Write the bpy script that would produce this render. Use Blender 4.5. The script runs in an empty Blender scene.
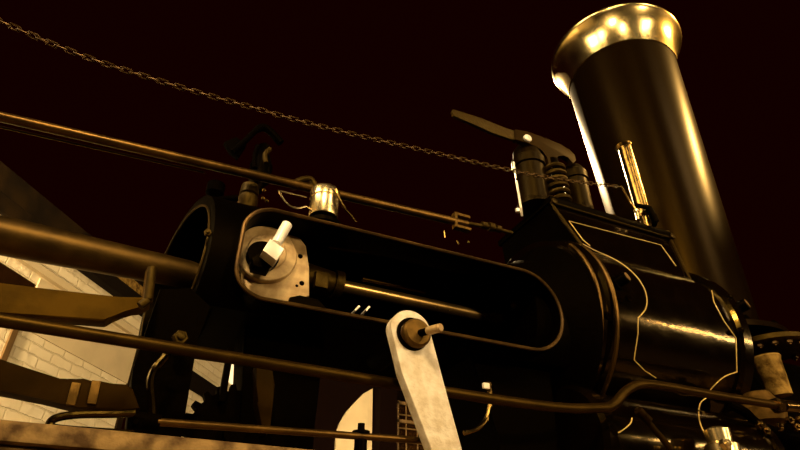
import bpy, bmesh, math, random
from mathutils import Vector, Matrix, noise
random.seed(4)
sc = bpy.context.scene
COL = sc.collection
PI = math.pi

# ------------------------------------------------------------------ camera
TH, PH, FL = math.radians(33.7), math.radians(65.5), 570.0
CAM = Vector((0, 0, 1.2))
F = Vector((math.cos(TH)*math.cos(PH), math.cos(TH)*math.sin(PH), math.sin(TH)))
R = Vector((math.sin(PH), -math.cos(PH), 0))
U = R.cross(F)
cd = bpy.data.cameras.new('camera'); cam = bpy.data.objects.new('camera', cd); COL.objects.link(cam)
cd.sensor_width = 36; cd.lens = 36*FL/800; cd.clip_start = .01; cd.clip_end = 200
cam.matrix_world = Matrix(((R.x, U.x, -F.x, CAM.x), (R.y, U.y, -F.y, CAM.y), (R.z, U.z, -F.z, CAM.z), (0, 0, 0, 1)))
sc.camera = cam
sc.view_settings.view_transform = 'Standard'; sc.view_settings.look = 'None'
sc.view_settings.gamma = 1; sc.view_settings.exposure = 0; sc.view_settings.use_curve_mapping = False

def P(px, py, y):
    """measured point of the photograph on the vertical plane at depth y"""
    d = F*FL + R*(px-400) + U*(225-py)
    return CAM + d*(y/d.y)
def PN(px, py, n, D):
    d = F*FL + R*(px-400) + U*(225-py)
    return CAM + d*((D-n.dot(CAM))/n.dot(d))

# ------------------------------------------------------------------ materials
def mat(name, col, metal=0.0, rough=.4, tint=None, var=.25, vscale=12, bump=0., bscale=40, rvar=.1, col2=None, spec=.5, coat=0):
    m = bpy.data.materials.new(name); m.use_nodes = True
    nt = m.node_tree; N = nt.nodes; L = nt.links
    b = N['Principled BSDF']
    tc = N.new('ShaderNodeTexCoord'); nz = N.new('ShaderNodeTexNoise')
    nz.inputs['Scale'].default_value = vscale; nz.inputs['Detail'].default_value = 6
    L.new(tc.outputs['Object'], nz.inputs['Vector'])
    mx = N.new('ShaderNodeMix'); mx.data_type = 'RGBA'
    c2 = col2 or tuple(c*(1-var) for c in col)
    mx.inputs[6].default_value = (*c2, 1); mx.inputs[7].default_value = (*col, 1)
    rp = N.new('ShaderNodeMapRange'); rp.inputs[1].default_value = .38; rp.inputs[2].default_value = .62
    L.new(nz.outputs['Fac'], rp.inputs[0]); L.new(rp.outputs[0], mx.inputs[0])
    L.new(mx.outputs[2], b.inputs['Base Color'])
    rr = N.new('ShaderNodeMapRange'); rr.inputs[3].default_value = max(.02, rough-rvar); rr.inputs[4].default_value = rough+rvar
    L.new(nz.outputs['Fac'], rr.inputs[0]); L.new(rr.outputs[0], b.inputs['Roughness'])
    b.inputs['Metallic'].default_value = metal
    b.inputs['Specular IOR Level'].default_value = spec
    if tint: b.inputs['Specular Tint'].default_value = (*tint, 1)
    if bump:
        n2 = N.new('ShaderNodeTexNoise'); n2.inputs['Scale'].default_value = bscale; n2.inputs['Detail'].default_value = 4
        L.new(tc.outputs['Object'], n2.inputs['Vector'])
        bp = N.new('ShaderNodeBump'); bp.inputs['Strength'].default_value = bump; bp.inputs['Distance'].default_value = .01
        L.new(n2.outputs['Fac'], bp.inputs['Height']); L.new(bp.outputs[0], b.inputs['Normal'])
    return m
SEP = (1, .66, .12)
M = dict(
 black=mat('black_paint', (.0007, .0003, .0001), rough=.45, tint=SEP, bump=.10, bscale=30, spec=.02),
 gloss=mat('gloss_black_paint', (.0022, .001, .0002), rough=.14, tint=SEP, rvar=.07, bump=.10, bscale=22, spec=.5),
 dull=mat('sooty_iron', (.0009, .0004, .0001), rough=.65, tint=SEP, bump=.3, spec=.012),
 stack=mat('blacked_sheet_iron', (.005, .0022, .0002), rough=.31, tint=(1, .56, .06), rvar=.03, vscale=60, bump=.02, bscale=120, spec=.05),
 brownrod=mat('oily_steel', (.115, .060, .010), metal=.85, rough=.36, var=.4, bump=.08, bscale=60),
 browniron=mat('brown_iron', (.020, .010, .0013), metal=.3, rough=.5, var=.5, bump=.25, bscale=50, tint=SEP),
 darkrod=mat('dark_steel', (.04, .02, .003), metal=.7, rough=.42, var=.4, tint=SEP),
 steel=mat('worn_bright_steel', (.84, .76, .62), metal=.05, rough=.45, vscale=26, bump=.35, bscale=45, col2=(.62, .52, .36)),
 plate=mat('machined_plate', (.60, .43, .2), metal=.2, rough=.42, vscale=22, bump=.1, col2=(.36, .23, .09)),
 bright=mat('polished_steel', (1, .95, .85), metal=.2, rough=.3, var=.05),
 brass=mat('polished_brass', (.98, .78, .42), metal=1, rough=.27, var=.15, vscale=6, bump=.06, bscale=14, rvar=.05),
 brassd=mat('tarnished_brass', (.27, .17, .05), metal=1, rough=.24, var=.5, vscale=20, bump=.1),
 bell=mat('polished_copper_brass', (.98, .76, .34), metal=1, rough=.2, var=.3, vscale=7, bump=.16, bscale=8, rvar=.05),
 stripe=mat('gold_lining_paint', (.75, .52, .16), rough=.4, var=.25),
 chain=mat('rusty_chain_iron', (.10, .05, .007), metal=.6, rough=.42, var=.5, vscale=90),
 satin=mat('satin_black_iron', (.006, .0027, .0003), rough=.42, tint=SEP, bump=.1, bscale=40, spec=.09),
 bar=mat('brown_painted_bar', (.085, .044, .004), metal=0, rough=.55, var=.5, vscale=9, bump=.2, bscale=30, tint=SEP, spec=.06),
 rodsteel=mat('bright_piston_steel', (.5, .33, .12), metal=.9, rough=.3, var=.2, bump=.05, bscale=60),
 eccbar=mat('dark_painted_bar', (.017, .0075, .0008), rough=.5, var=.5, vscale=9, tint=SEP, spec=.05),
 lug=mat('pale_clip', (1, .9, .75), rough=.4),
 dimrod=mat('oily_dark_pipe', (.035, .018, .003), metal=.7, rough=.42, var=.4, tint=SEP),
 sleeve=mat('brown_boss', (.14, .075, .018), metal=.5, rough=.5, var=.5, vscale=30, bump=.2, tint=SEP),
 conrod=mat('greasy_round_steel', (.085, .047, .007), metal=.85, rough=.46, var=.4, bump=.08, bscale=60),
 capface=mat('lit_plug_face', (.22, .12, .03), rough=.6),  # light on the plug's end put into its colour
 rust=mat('rusted_casting', (.34, .21, .055), rough=.8, vscale=20, col2=(.08, .042, .008), bump=.6, bscale=40, tint=SEP, spec=.2),
 rim=mat('bare_metal_edge', (.10, .052, .009), metal=.7, rough=.42, var=.5, vscale=14),
 timber=mat('dark_roof_timber', (.008, .004, .0007), rough=.9, bump=.3, spec=.1),
)
def brick_mat(name, c1, c2, mortar, sx=1.0, bumpd=.02, plainz=None):
    m = bpy.data.materials.new(name); m.use_nodes = True
    nt = m.node_tree; N = nt.nodes; L = nt.links; b = N['Principled BSDF']
    tc = N.new('ShaderNodeTexCoord'); sep = N.new('ShaderNodeSeparateXYZ'); L.new(tc.outputs['Object'], sep.inputs[0])
    cb = N.new('ShaderNodeCombineXYZ'); L.new(sep.outputs[0], cb.inputs[0]); L.new(sep.outputs[2], cb.inputs[1])
    # ragged joints
    nz = N.new('ShaderNodeTexNoise'); nz.inputs['Scale'].default_value = 9; L.new(tc.outputs['Object'], nz.inputs['Vector'])
    ad = N.new('ShaderNodeVectorMath'); ad.operation = 'MULTIPLY_ADD'; ad.inputs[1].default_value = (.03, .03, 0)
    L.new(nz.outputs['Color'], ad.inputs[0]); L.new(cb.outputs[0], ad.inputs[2])
    br = N.new('ShaderNodeTexBrick'); br.inputs['Scale'].default_value = 1; br.inputs['Brick Width'].default_value = .24*sx
    br.inputs['Row Height'].default_value = .085*sx; br.inputs['Mortar Size'].default_value = .008; br.inputs['Mortar Smooth'].default_value = .6
    br.inputs['Color1'].default_value = (*c1, 1); br.inputs['Color2'].default_value = (*c2, 1); br.inputs['Mortar'].default_value = (*mortar, 1)
    L.new(ad.outputs[0], br.inputs['Vector']); L.new(br.outputs['Color'], b.inputs['Base Color'])
    b.inputs['Roughness'].default_value = .85; b.inputs['Specular IOR Level'].default_value = .15
    bp = N.new('ShaderNodeBump'); bp.invert = True; bp.inputs['Strength'].default_value = .9; bp.inputs['Distance'].default_value = bumpd
    n2 = N.new('ShaderNodeTexNoise'); n2.inputs['Scale'].default_value = 14; L.new(tc.outputs['Object'], n2.inputs['Vector'])
    su = N.new('ShaderNodeMath'); su.operation = 'SUBTRACT'; mu = N.new('ShaderNodeMath'); mu.operation = 'MULTIPLY'; mu.inputs[1].default_value = .6
    L.new(n2.outputs['Fac'], mu.inputs[0]); L.new(br.outputs['Fac'], su.inputs[0]); L.new(mu.outputs[0], su.inputs[1])
    L.new(su.outputs[0], bp.inputs['Height']); L.new(bp.outputs[0], b.inputs['Normal'])
    return m
M['brick'] = brick_mat('whitewashed_brick', (.80, .70, .50), (.76, .65, .44), (.73, .62, .40), 1.1, .013)
M['plaster'] = mat('pale_plaster', (.66, .54, .34), rough=.9, var=.12, vscale=3, bump=.15, bscale=20, spec=.1)
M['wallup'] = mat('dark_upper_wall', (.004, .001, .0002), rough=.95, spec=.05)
M['fascia'] = mat('brown_weathered_board', (.017, .0085, .0012), rough=.9, vscale=6, var=.6, bump=.4, bscale=12, spec=.1)
M['stone'] = mat('rough_stone_coping', (.30, .19, .07), rough=.8, vscale=22, col2=(.07, .036, .01), bump=.6, bscale=30, spec=.2)
M['floor'] = mat('dark_floor', (.03, .012, .003), rough=.6, spec=.2)
M['ceil'] = mat('dark_ceiling', (.012, .003, .001), rough=.95, spec=.05)
M['window'] = mat('dim_window_glass', (.02, .008, .002), rough=.15, tint=SEP)
M['frame'] = mat('brown_window_frame', (.15, .085, .025), rough=.6, var=.3)

# ------------------------------------------------------------------ mesh helpers
class B:
    def __init__(s): s.bm = bmesh.new()
    def box(s, c, size, rot=None, bev=0.):
        r = bmesh.ops.create_cube(s.bm, size=1); vs = r['verts']
        mt = Matrix.Translation(Vector(c)) @ (rot.to_4x4() if rot else Matrix()) @ Matrix.Diagonal((*size, 1))
        bmesh.ops.transform(s.bm, matrix=mt, verts=vs)
        if bev:
            es = list({e for v in vs for e in v.link_edges})
            bmesh.ops.bevel(s.bm, geom=es, offset=bev, segments=2, profile=.6, affect='EDGES')
        return s
    def lathe(s, prof, o, axis=(0, 0, 1), seg=48, caps=True, ang=(0, 2*PI)):
        """prof: list of (radius, height along axis)"""
        ax = Vector(axis).normalized(); q = ax.to_track_quat('Z', 'Y').to_matrix(); o = Vector(o)
        full = abs(ang[1]-ang[0]-2*PI) < 1e-6; n = seg if full else seg+1
        rings = []
        for r, h in prof:
            if r < 1e-6: rings.append([s.bm.verts.new(o+q@Vector((0, 0, h)))]); continue
            rings.append([s.bm.verts.new(o+q@Vector((r*math.cos(ang[0]+(ang[1]-ang[0])*i/seg), r*math.sin(ang[0]+(ang[1]-ang[0])*i/seg), h))) for i in range(n)])
        for a, b in zip(rings, rings[1:]):
            m = n if full else n-1
            for i in range(m):
                j = (i+1) % n
                if len(a) == 1 and len(b) == 1: continue
                if len(a) == 1: s.bm.faces.new((a[0], b[j], b[i]))
                elif len(b) == 1: s.bm.faces.new((a[i], a[j], b[0]))
                else: s.bm.faces.new((a[i], a[j], b[j], b[i]))
        if caps and full:
            if len(rings[0]) > 1: s.bm.faces.new(rings[0][::-1])
            if len(rings[-1]) > 1: s.bm.faces.new(rings[-1])
        return s
    def cyl(s, p0, p1, r0, r1=None, seg=24, bev=0.):
        p0, p1 = Vector(p0), Vector(p1); r1 = r0 if r1 is None else r1; L = (p1-p0).length
        prof = [(r0, 0), (r1, L)] if not bev else [(r0-bev, 0), (r0, bev), (r1, L-bev), (r1-bev, L)]
        return s.lathe(prof, p0, p1-p0, seg)
    def tube(s, pts, r, seg=10, closed=False, flat=None):
        pts = [Vector(p) for p in pts]; n = len(pts); rings = []
        up = None
        for i, p in enumerate(pts):
            a = pts[(i-1) % n] if (closed or i) else p; b = pts[(i+1) % n] if (closed or i < n-1) else p
            t = (b-a).normalized()
            if up is None:
                up = t.orthogonal().normalized()
            up = (up-t*up.dot(t)).normalized(); sd = t.cross(up)
            rr = r[i] if isinstance(r, (list, tuple)) else r
            rings.append([s.bm.verts.new(p+(up*math.cos(2*PI*k/seg)+sd*math.sin(2*PI*k/seg))*rr) for k in range(seg)])
        m = n if closed else n-1
        for i in range(m):
            a, b = rings[i], rings[(i+1) % n]
            off = 0
            if closed and i == n-1:
                off = min(range(seg), key=lambda o: (a[0].co-b[o].co).length)
            for k in range(seg):
                s.bm.faces.new((a[k], a[(k+1) % seg], b[(k+1+off) % seg], b[(k+off) % seg]))
        if not closed:
            s.bm.faces.new(rings[0][::-1]); s.bm.faces.new(rings[-1])
        return s
    def prism(s, pts, y0, y1, bev=0.):
        """pts: (x, z) outline or Vectors, extruded along y"""
        pts = [(p[0], p[1]) if len(p) == 2 else (p[0], p[2]) for p in pts]
        a = [s.bm.verts.new((x, y0, z)) for x, z in pts]; b = [s.bm.verts.new((x, y1, z)) for x, z in pts]
        n = len(pts); fs = [s.bm.faces.new(a), s.bm.faces.new(b[::-1])]
        for i in range(n): fs.append(s.bm.faces.new((a[(i+1) % n], a[i], b[i], b[(i+1) % n])))
        if bev:
            es = [e for f in fs[:2] for e in f.edges]
            bmesh.ops.bevel(s.bm, geom=es, offset=bev, segments=2, profile=.6, affect='EDGES')
        return s
    def prismx(s, prof, x0, x1, bev=0., prof1=None):
        """prof: (y, z) outline extruded along x"""
        prof1 = prof1 or prof
        a = [s.bm.verts.new((x0, y, z)) for y, z in prof]; b = [s.bm.verts.new((x1, y, z)) for y, z in prof1]
        n = len(prof); fs = [s.bm.faces.new(a), s.bm.faces.new(b[::-1])]
        for i in range(n): fs.append(s.bm.faces.new((a[(i+1) % n], a[i], b[i], b[(i+1) % n])))
        if bev:
            es = [e for f in fs[:2] for e in f.edges]
            bmesh.ops.bevel(s.bm, geom=es, offset=bev, segments=3, profile=.6, affect='EDGES')
        return s
    def frame(s, outer, inner, y0, y1):
        """flat plate with a hole; outer and inner outlines have the same number of (x,z) points"""
        n = len(outer)
        oa = [s.bm.verts.new((x, y0, z)) for x, z in outer]; ia = [s.bm.verts.new((x, y0, z)) for x, z in inner]
        ob = [s.bm.verts.new((x, y1, z)) for x, z in outer]; ib = [s.bm.verts.new((x, y1, z)) for x, z in inner]
        for i in range(n):
            j = (i+1) % n
            s.bm.faces.new((oa[i], oa[j], ia[j], ia[i])); s.bm.faces.new((ob[j], ob[i], ib[i], ib[j]))
            s.bm.faces.new((oa[j], oa[i], ob[i], ob[j])); s.bm.faces.new((ia[i], ia[j], ib[j], ib[i]))
        return s
    def mesh(s, name, off, m):
        bmesh.ops.recalc_face_normals(s.bm, faces=s.bm.faces)
        bmesh.ops.translate(s.bm, verts=s.bm.verts, vec=-off)
        for f in s.bm.faces: f.smooth = True
        for e in s.bm.edges:
            if len(e.link_faces) == 2 and e.calc_face_angle(0) > math.radians(32): e.smooth = False
        me = bpy.data.meshes.new(name); s.bm.to_mesh(me); s.bm.free(); me.materials.append(m)
        return me
def root_of(o):
    while o.parent: o = o.parent
    return o
def thing(name, loc, label, cat, group=None):
    o = bpy.data.objects.new(name, None); COL.objects.link(o); o.location = loc; o.empty_display_size = .05
    o['label'] = label; o['category'] = cat
    if group: o['group'] = group
    return o
def part(name, b, m, parent, label=None):
    off = Vector(root_of(parent).location)
    me = b.mesh(name, off, M[m] if isinstance(m, str) else m)
    o = bpy.data.objects.new(name, me); COL.objects.link(o); o.parent = parent
    if label: o['label'] = label
    return o
def solo(name, b, m, label, cat, group=None, kind=None):
    b.bm.verts.ensure_lookup_table()
    xs = [v.co for v in b.bm.verts]
    off = Vector(((min(v.x for v in xs)+max(v.x for v in xs))/2, (min(v.y for v in xs)+max(v.y for v in xs))/2, min(v.z for v in xs)))
    me = b.mesh(name, off, M[m] if isinstance(m, str) else m)
    o = bpy.data.objects.new(name, me); COL.objects.link(o); o.location = off
    if kind: o['kind'] = kind
    if label: o['label'] = label
    if cat: o['category'] = cat
    if group: o['group'] = group
    return o
def struct(name, b, m, label=None): return solo(name, b, m, label, None, kind='structure')
def catmull(pts, n=8):
    pts = [Vector(p) for p in pts]; out = []
    for i in range(len(pts)-1):
        p0 = pts[max(i-1, 0)]; p1 = pts[i]; p2 = pts[i+1]; p3 = pts[min(i+2, len(pts)-1)]
        for k in range(n):
            t = k/n
            out.append(.5*((2*p1)+(p2-p0)*t+(2*p0-5*p1+4*p2-p3)*t*t+(3*p1-p0-3*p2+p3)*t**3))
    out.append(pts[-1]); return out
def hexnut(b, c, axis, r, h):
    c = Vector(c); ax = Vector(axis).normalized()
    b.lathe([(r*.9, 0), (r, h*.12), (r, h*.85), (r*.85, h)], c, ax, seg=6)
    b.lathe([(r*.5, h), (r*.5, h*1.4), (r*.35, h*1.5)], c, ax, seg=12)

# ================================================================== ROOM
WA = math.radians(54); WU = Vector((math.cos(WA), math.sin(WA), 0)); WN = Vector((-math.sin(WA), math.cos(WA), 0))
WD = 4.0
def wpt(s, z, off=0): return WU*s+WN*(WD+off)+Vector((0, 0, z))
def wallbox(s0, s1, z0, z1, d0=0., d1=.3, bev=0):
    b = B(); c = (wpt(s0, z0, d0)+wpt(s1, z1, d1))/2
    b.box((0, 0, 0), (s1-s0, d1-d0, z1-z0), None, bev)
    return b, Vector((c.x, c.y, z0)), (z1-z0)/2
def wallobj(name, boxes, m, kind='structure', label=None, cat=None):
    """boxes in wall coordinates (s along, z up, depth behind the face)"""
    b = B()
    s0 = min(q[0] for q in boxes); z0 = min(q[2] for q in boxes)
    for q in boxes:
        a0, a1, h0, h1, d0, d1 = q
        b.box(((a0+a1)/2-s0, (d0+d1)/2, (h0+h1)/2-z0), (a1-a0, d1-d0, h1-h0))
    me = b.mesh(name, Vector((0, 0, 0)), M[m]); o = bpy.data.objects.new(name, me); COL.objects.link(o)
    o.location = wpt(s0, z0); o.rotation_euler = (0, 0, WA)
    if kind: o['kind'] = kind
    if label: o['label'] = label
    if cat: o['category'] = cat
    return o
SC = 7.72                     # where the oblique wall meets the back wall
wz = 3.88
# whitewashed brick part, with one window opening at the left and a doorway near the corner
wallobj('wall_left', [(-6, .5, 0, wz, 0, .35), (.5, 3.72, 0, 3.30, 0, .35), (.5, 3.72, 3.53, wz, 0, .35),
                      (3.72, 5.22, 0, wz, 0, .35), (5.95, SC, 0, 4.2, 0, .35)], 'brick')
b = B()
wallobj('trim_1', [(-2, 5.6, 3.62, 3.68, -.05, 0)], 'plaster')
wallobj('trim_2', [(3.72, 5.22, 3.14, 3.60, -.012, 0)], 'plaster')
sq_ = PN(10, 340, WN, WD).dot(WU)
wallobj('trim_8', [(sq_-.028, sq_+.028, 2.6, 3.30, -.02, 0)], 'frame')
wallobj('trim_3', [(5.22, 5.30, 0, 3.88, -.02, .35)], 'fascia')
wallobj('trim_4', [(-6, 5.6, 4.02, 4.24, -.06, .3)], 'fascia')
wallobj('trim_5', [(3.78, 5.6, 3.88, 4.02, -.1, .3)], 'timber')
wallobj('trim_14', [(4.15, 5.24, 4.02, 4.13, -.09, -.06)], 'rust')
wallobj('trim_9', [(-6, 3.78, 3.88, 4.02, -.05, .3)], 'fascia')
wallobj('trim_6', [(5.95, SC, 3.45, 3.67, -.03, 0)], 'timber')
w = wallobj('window_1', [(.5, 3.72, 3.30, 3.53, .005, .04)], 'window')
BY = 8.6
cx = wpt(SC, 0).x
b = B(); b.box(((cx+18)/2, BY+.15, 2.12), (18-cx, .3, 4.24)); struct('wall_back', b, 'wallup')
b = B(); b.box((6, 3, -.05), (26, 18, .1)); struct('floor', b, 'floor')
# pale arched recess panel on the back wall, seen under the engine
def bk(px, py): p = P(px, py, BY-.03); return (p.x, p.z)
b = B()
pl = bk(336, 446); pr = bk(372, 446); top = bk(372, 389)
pts = [pl, pr, top]+[bk(*q) for q in ((363, 394), (355, 402), (346, 412), (340, 422))]+[bk(336, 432)]
pts = [(pl[0], 2.2), (pr[0], 2.2)]+pts[2:]
b.prism(pts, BY-.06, BY); struct('window_2', b, 'plaster')
b = B(); hi = bk(382, 385)[1]+.6
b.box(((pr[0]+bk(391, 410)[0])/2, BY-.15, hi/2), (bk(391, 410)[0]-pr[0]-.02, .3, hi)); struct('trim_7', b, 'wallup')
# leaded casement beside the pier
wx0 = bk(393, 420)[0]; wz1 = bk(394, 402)[1]; wx1 = wx0+1.1; wz0 = 2.3
wn = thing('window_3', (wx0, BY-.12, wz0), None, None)
del wn['label']; del wn['category']; wn['kind'] = 'structure'
b = B()
for x in (wx0+.03, wx1-.03): b.box((x, BY-.12, (wz0+wz1)/2), (.05, .05, wz1-wz0))
for z in (wz0+.03, wz1-.03, wz1-.32, wz1-.95): b.box(((wx0+wx1)/2, BY-.12, z), (wx1-wx0, .05, .045))
part('window_frame', b, 'frame', wn)
b = B()
for i in range(1, 6): b.cyl((wx0+i*.2, BY-.1, wz0), (wx0+i*.2, BY-.1, wz1), .012, seg=6)
for i in range(1, 7): b.cyl((wx0, BY-.1, wz1-i*.21), (wx1, BY-.1, wz1-i*.21), .012, seg=6)
part('window_grille', b, 'frame', wn)
b = B(); b.box(((wx0+wx1)/2, BY-.05, (wz0+wz1)/2), (wx1-wx0, .02, wz1-wz0)); part('glass_pane', b, 'window', wn)

# ================================================================== plinth
b = B(); b.box((1.6, 1.86, .71), (5.6, 1.4, 1.42), None, .01)
b.box((1.6, 1.86, 1.4375), (5.64, 1.44, .035), None, .008)
solo('stone_plinth', b, 'stone', 'long rough stone plinth edge along the bottom left under the steam engine', 'plinth')

# ================================================================== ENGINE (axis along x)
AY, AZ = 1.81, 2.09
# ---- trunk guide with its oblong window
eng = thing('engine_frame', (.7, AY, 1.455), 'black cast iron trunk of the steam engine with long oblong slot in its side', 'engine frame')
x0s, x1s, zb, zt = .172, 1.322, 1.932, 2.226
def slot(g, n=12):
    """oblong outline: tight corners at the left, a near half round at the right; g grows it outward"""
    a, c, lo, hi = x0s-g, x1s+g, zb-g, zt+g
    rl = .085+g; rr = (hi-lo)/2
    pts = []
    for k in range(n+1): t = PI+PI/2*k/n; pts.append((a+rl+rl*math.cos(t), lo+rl+rl*math.sin(t)))
    for k in range(1, 12): pts.append((a+rl+(c-rr-a-rl)*k/12, lo))
    for k in range(2*n+1): t = -PI/2+PI*k/(2*n); pts.append((c-rr+rr*1.0*math.cos(t), lo+rr+rr*math.sin(t)))
    for k in range(1, 12): pts.append((c-rr-(c-rr-a-rl)*k/12, hi))
    for k in range(n+1): t = PI/2+PI/2*k/n; pts.append((a+rl+rl*math.cos(t), hi-rl+rl*math.sin(t)))
    return pts
b = B()
nx, na = 120, 132; Ro, Ri = .292, .252
xs = [.085+(1.46-.085)*i/nx for i in range(nx+1)]
def low(z, rr): return max(z, AZ-.175+(.01 if rr < Ro else 0))
def in_slot(x, z, g):
    a, c, lo, hi = x0s-g, x1s+g, zb-g, zt+g
    if not (a < x < c and lo < z < hi): return False
    m = (lo+hi)/2; rr = (hi-lo)/2
    if x > c-rr: return (x-c+rr)**2+(z-m)**2 < rr*rr
    rl = .085+g
    if x < a+rl and abs(z-m) > rr-rl: return (x-a-rl)**2+(abs(z-m)-rr+rl)**2 < rl*rl
    return True
def mouthx(x, y):
    t = min(1, max(0, (x-.085)/.4)); return x-.25*(1-t)*(y-1.518)
def gridtube(rr, flip):
    V = {}
    def v(i, j):
        j %= na
        if (i, j) not in V:
            a = 2*PI*j/na; y = AY+rr*math.cos(a); V[i, j] = b.bm.verts.new((mouthx(xs[i], y), y, low(AZ+rr*math.sin(a), rr)))
        return V[i, j]
    for i in range(nx):
        for j in range(na):
            a = 2*PI*(j+.5)/na; y = math.cos(a); z = AZ+rr*math.sin(a); x = (xs[i]+xs[i+1])/2
            if y < 0 and in_slot(x, z, .004): continue
            b.bm.faces.new((v(i, j), v(i+1, j), v(i+1, j+1), v(i, j+1)))
gridtube(Ro, 0); gridtube(Ri, 1)
b.frame(slot(.014), slot(0), 1.497, 1.605)
b.lathe([(Ri-.005, 1.43), (Ri-.005, 1.44), (0, 1.44)], (0, AY, AZ), (1, 0, 0), caps=False)
body = part('casing', b, 'black', eng)
b = B()
def rimloop(g, y): return [Vector((x, y, z)) for x, z in slot(g)]
b.tube(rimloop(.007, 1.4955), .0066, 8, closed=True); part('slot_rim', b, 'rim', body, 'bare worn metal rim around the oblong slot')
b = B(); n = 96
for rr, dx in ((Ri-.001, .0), (Ro+.001, 0)): pass
ra = []; rb = []
for k in range(n):
    a = 2*PI*k/n
    for lst, rr, dx in ((ra, Ri, 0), (rb, Ro, 0)):
        y = AY+rr*math.cos(a); lst.append(b.bm.verts.new((mouthx(.085, y), y, low(AZ+rr*math.sin(a), rr))))
for k in range(n): b.bm.faces.new((ra[k], ra[(k+1) % n], rb[(k+1) % n], rb[k]))
part('mouth_face', b, 'black', eng)
b = B(); ringp = []
for k in range(64):
    a = 2*PI*k/64; y = AY+.256*math.cos(a); ringp.append(Vector((mouthx(.083, y), y, low(AZ+.256*math.sin(a), .256))))
b.tube(ringp, .004, 6, closed=True); part('mouth_ring', b, 'browniron', eng, 'worn brown edge of the trunk mouth')
b = B(); b.lathe([(.285, 1.27), (.30, 1.32), (.335, 1.38), (.385, 1.43), (.40, 1.45), (.40, 1.475)], (0, AY+.03, AZ+.05), (1, 0, 0), 64)
part('flared_neck', b, 'dull', eng)
b = B()
for xx, rr in ((1.49, .405), (1.535, .415)):
    b.lathe([(rr-.02, xx-.018), (rr, xx-.006), (rr, xx+.01), (rr-.02, xx+.018)], (0, 1.895, 2.2), (1, 0, 0), 72)
part('joint_flange', b, 'gloss', eng)
# pedestals
b = B()
b.prism([(-.0, 1.455), (.12, 1.455), (.115, 1.56), (.098, 1.80), (.13, 1.90), (.06, 1.95), (-.02, 1.93), (-.035, 1.7)], 1.56, 1.72, .008)
part('pedestal', b, 'dull', eng)
b = B()
b.prism([(.27, 1.455), (.50, 1.455), (.48, 1.62), (.50, 1.918), (.24, 1.918), (.27, 1.66)], 1.68, 1.84, .008)
part('pedestal', b, 'dull', eng)
b = B()
b.prism([(1.08, 1.455), (1.34, 1.455), (1.32, 1.62), (1.345, 1.918), (1.0, 1.918), (1.10, 1.66)], 1.62, 2.0, .008)
part('pedestal', b, 'dull', eng)
b = B(); pb = [P(x, y, 1.62) for x, y in ((255, 366), (258, 384), (257, 402), (263, 432), (270, 432), (273, 402), (275, 384), (272, 366))]
b.prism(pb, 1.62, 1.68, .004); part('curved_bracket', b, 'eccbar', eng, 'brown curved bracket under the trunk')
b = B()
for (px, py) in ((196, 232), (207, 215)):
    pass
hexnut(b, P(208, 234, 1.53), (-.2, -1, 0), .012, .012); part('nut', b, 'browniron', eng)
b = B(); q = P(179, 339, 1.5); b.cyl(q+Vector((0, .2, 0)), q, .012); hexnut(b, q, (.2, -1, 0), .02, .018); part('nut', b, 'browniron', eng)
b = B()
b.cyl(P(152, 268, 1.48), P(148, 300, 1.48), .012); b.cyl(P(148, 300, 1.48), P(140, 306, 1.48), .011)
part('guide_bar_end', b, 'browniron', eng)

for a_, c_ in (((355, 310.5), (359, 306.5)), ((366, 311), (369, 307)), ((381, 325), (385, 322.5))):
    b = B(); b.cyl(P(*a_, 1.515), P(*c_, 1.515), .0028, seg=8); b.cyl(P(*c_, 1.515), P(*c_, 1.515)+Vector((0, .06, 0)), .004, seg=8)
    part('oil_nipple', b, 'bright', eng, 'tiny bright oil nipple below the slot')
# ---- crosshead in the slot
ch = thing('crosshead', (.30, 1.60, 1.96), 'round machined crosshead plate with bolt holes filling left end of the slot', 'crosshead')
b = B()
c0 = P(265, 256, 1.60)
def disc(b, c, r, y0, y1, rin=0, seg=48):
    prof = [(rin, y0), (r-.003, y0), (r, y0+.003), (r, y1), (rin, y1)] if rin else [(0, y0), (r-.003, y0), (r, y0+.003), (r, y1), (0, y1)]
    b.lathe([(a, h) for a, h in prof], (c.x, 0, c.z), (0, 1, 0), seg, caps=False)
fl = [P(x, y, 1.60) for x, y in ((243, 262), (249, 240), (262, 232), (285, 233), (300, 238), (306, 246), (309, 268), (309.5, 296), (296, 300), (270, 306), (258, 303), (249, 294), (244, 280))]
b.prism(fl, 1.60, 1.64, .003)
part('shoe_plate', b, 'plate', ch)
b = B(); disc(b, c0, .098, 1.575, 1.60); disc(b, c0, .062, 1.568, 1.58); part('bearing_ring', b, 'plate', ch)
b = B()
for x, y, rr in ((300.5, 256, .0085), (302, 283, .0085), (297, 285.5, .005)):
    b = B(); disc(b, P(x, y, 1.598), rr, 1.5975, 1.6); part('bolt_hole', b, 'black', ch, 'dark bolt hole')
b = B(); disc(b, P(262, 258, 1.57), .050, 1.548, 1.57)
part('pin', b, 'black', ch)
b = B(); g0 = P(293, 303, 1.585); g1 = P(312, 296, 1.585)
b.prism([P(x, y, 1.585) for x, y in ((288, 305), (290, 297), (300, 295), (318, 299), (330, 312), (300, 312))], 1.585, 1.66, .003)
part('slipper', b, 'black', ch)
b = B(); b.cyl(P(305, 277, 1.70), P(336, 285, 1.70), .05, .042); b.cyl(P(333, 284, 1.70), P(341, 286, 1.70), .05)
b.box(P(321, 281, 1.655), (.045, .03, .06), None, .004)
part('rod_socket', b, 'browniron', ch)
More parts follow.
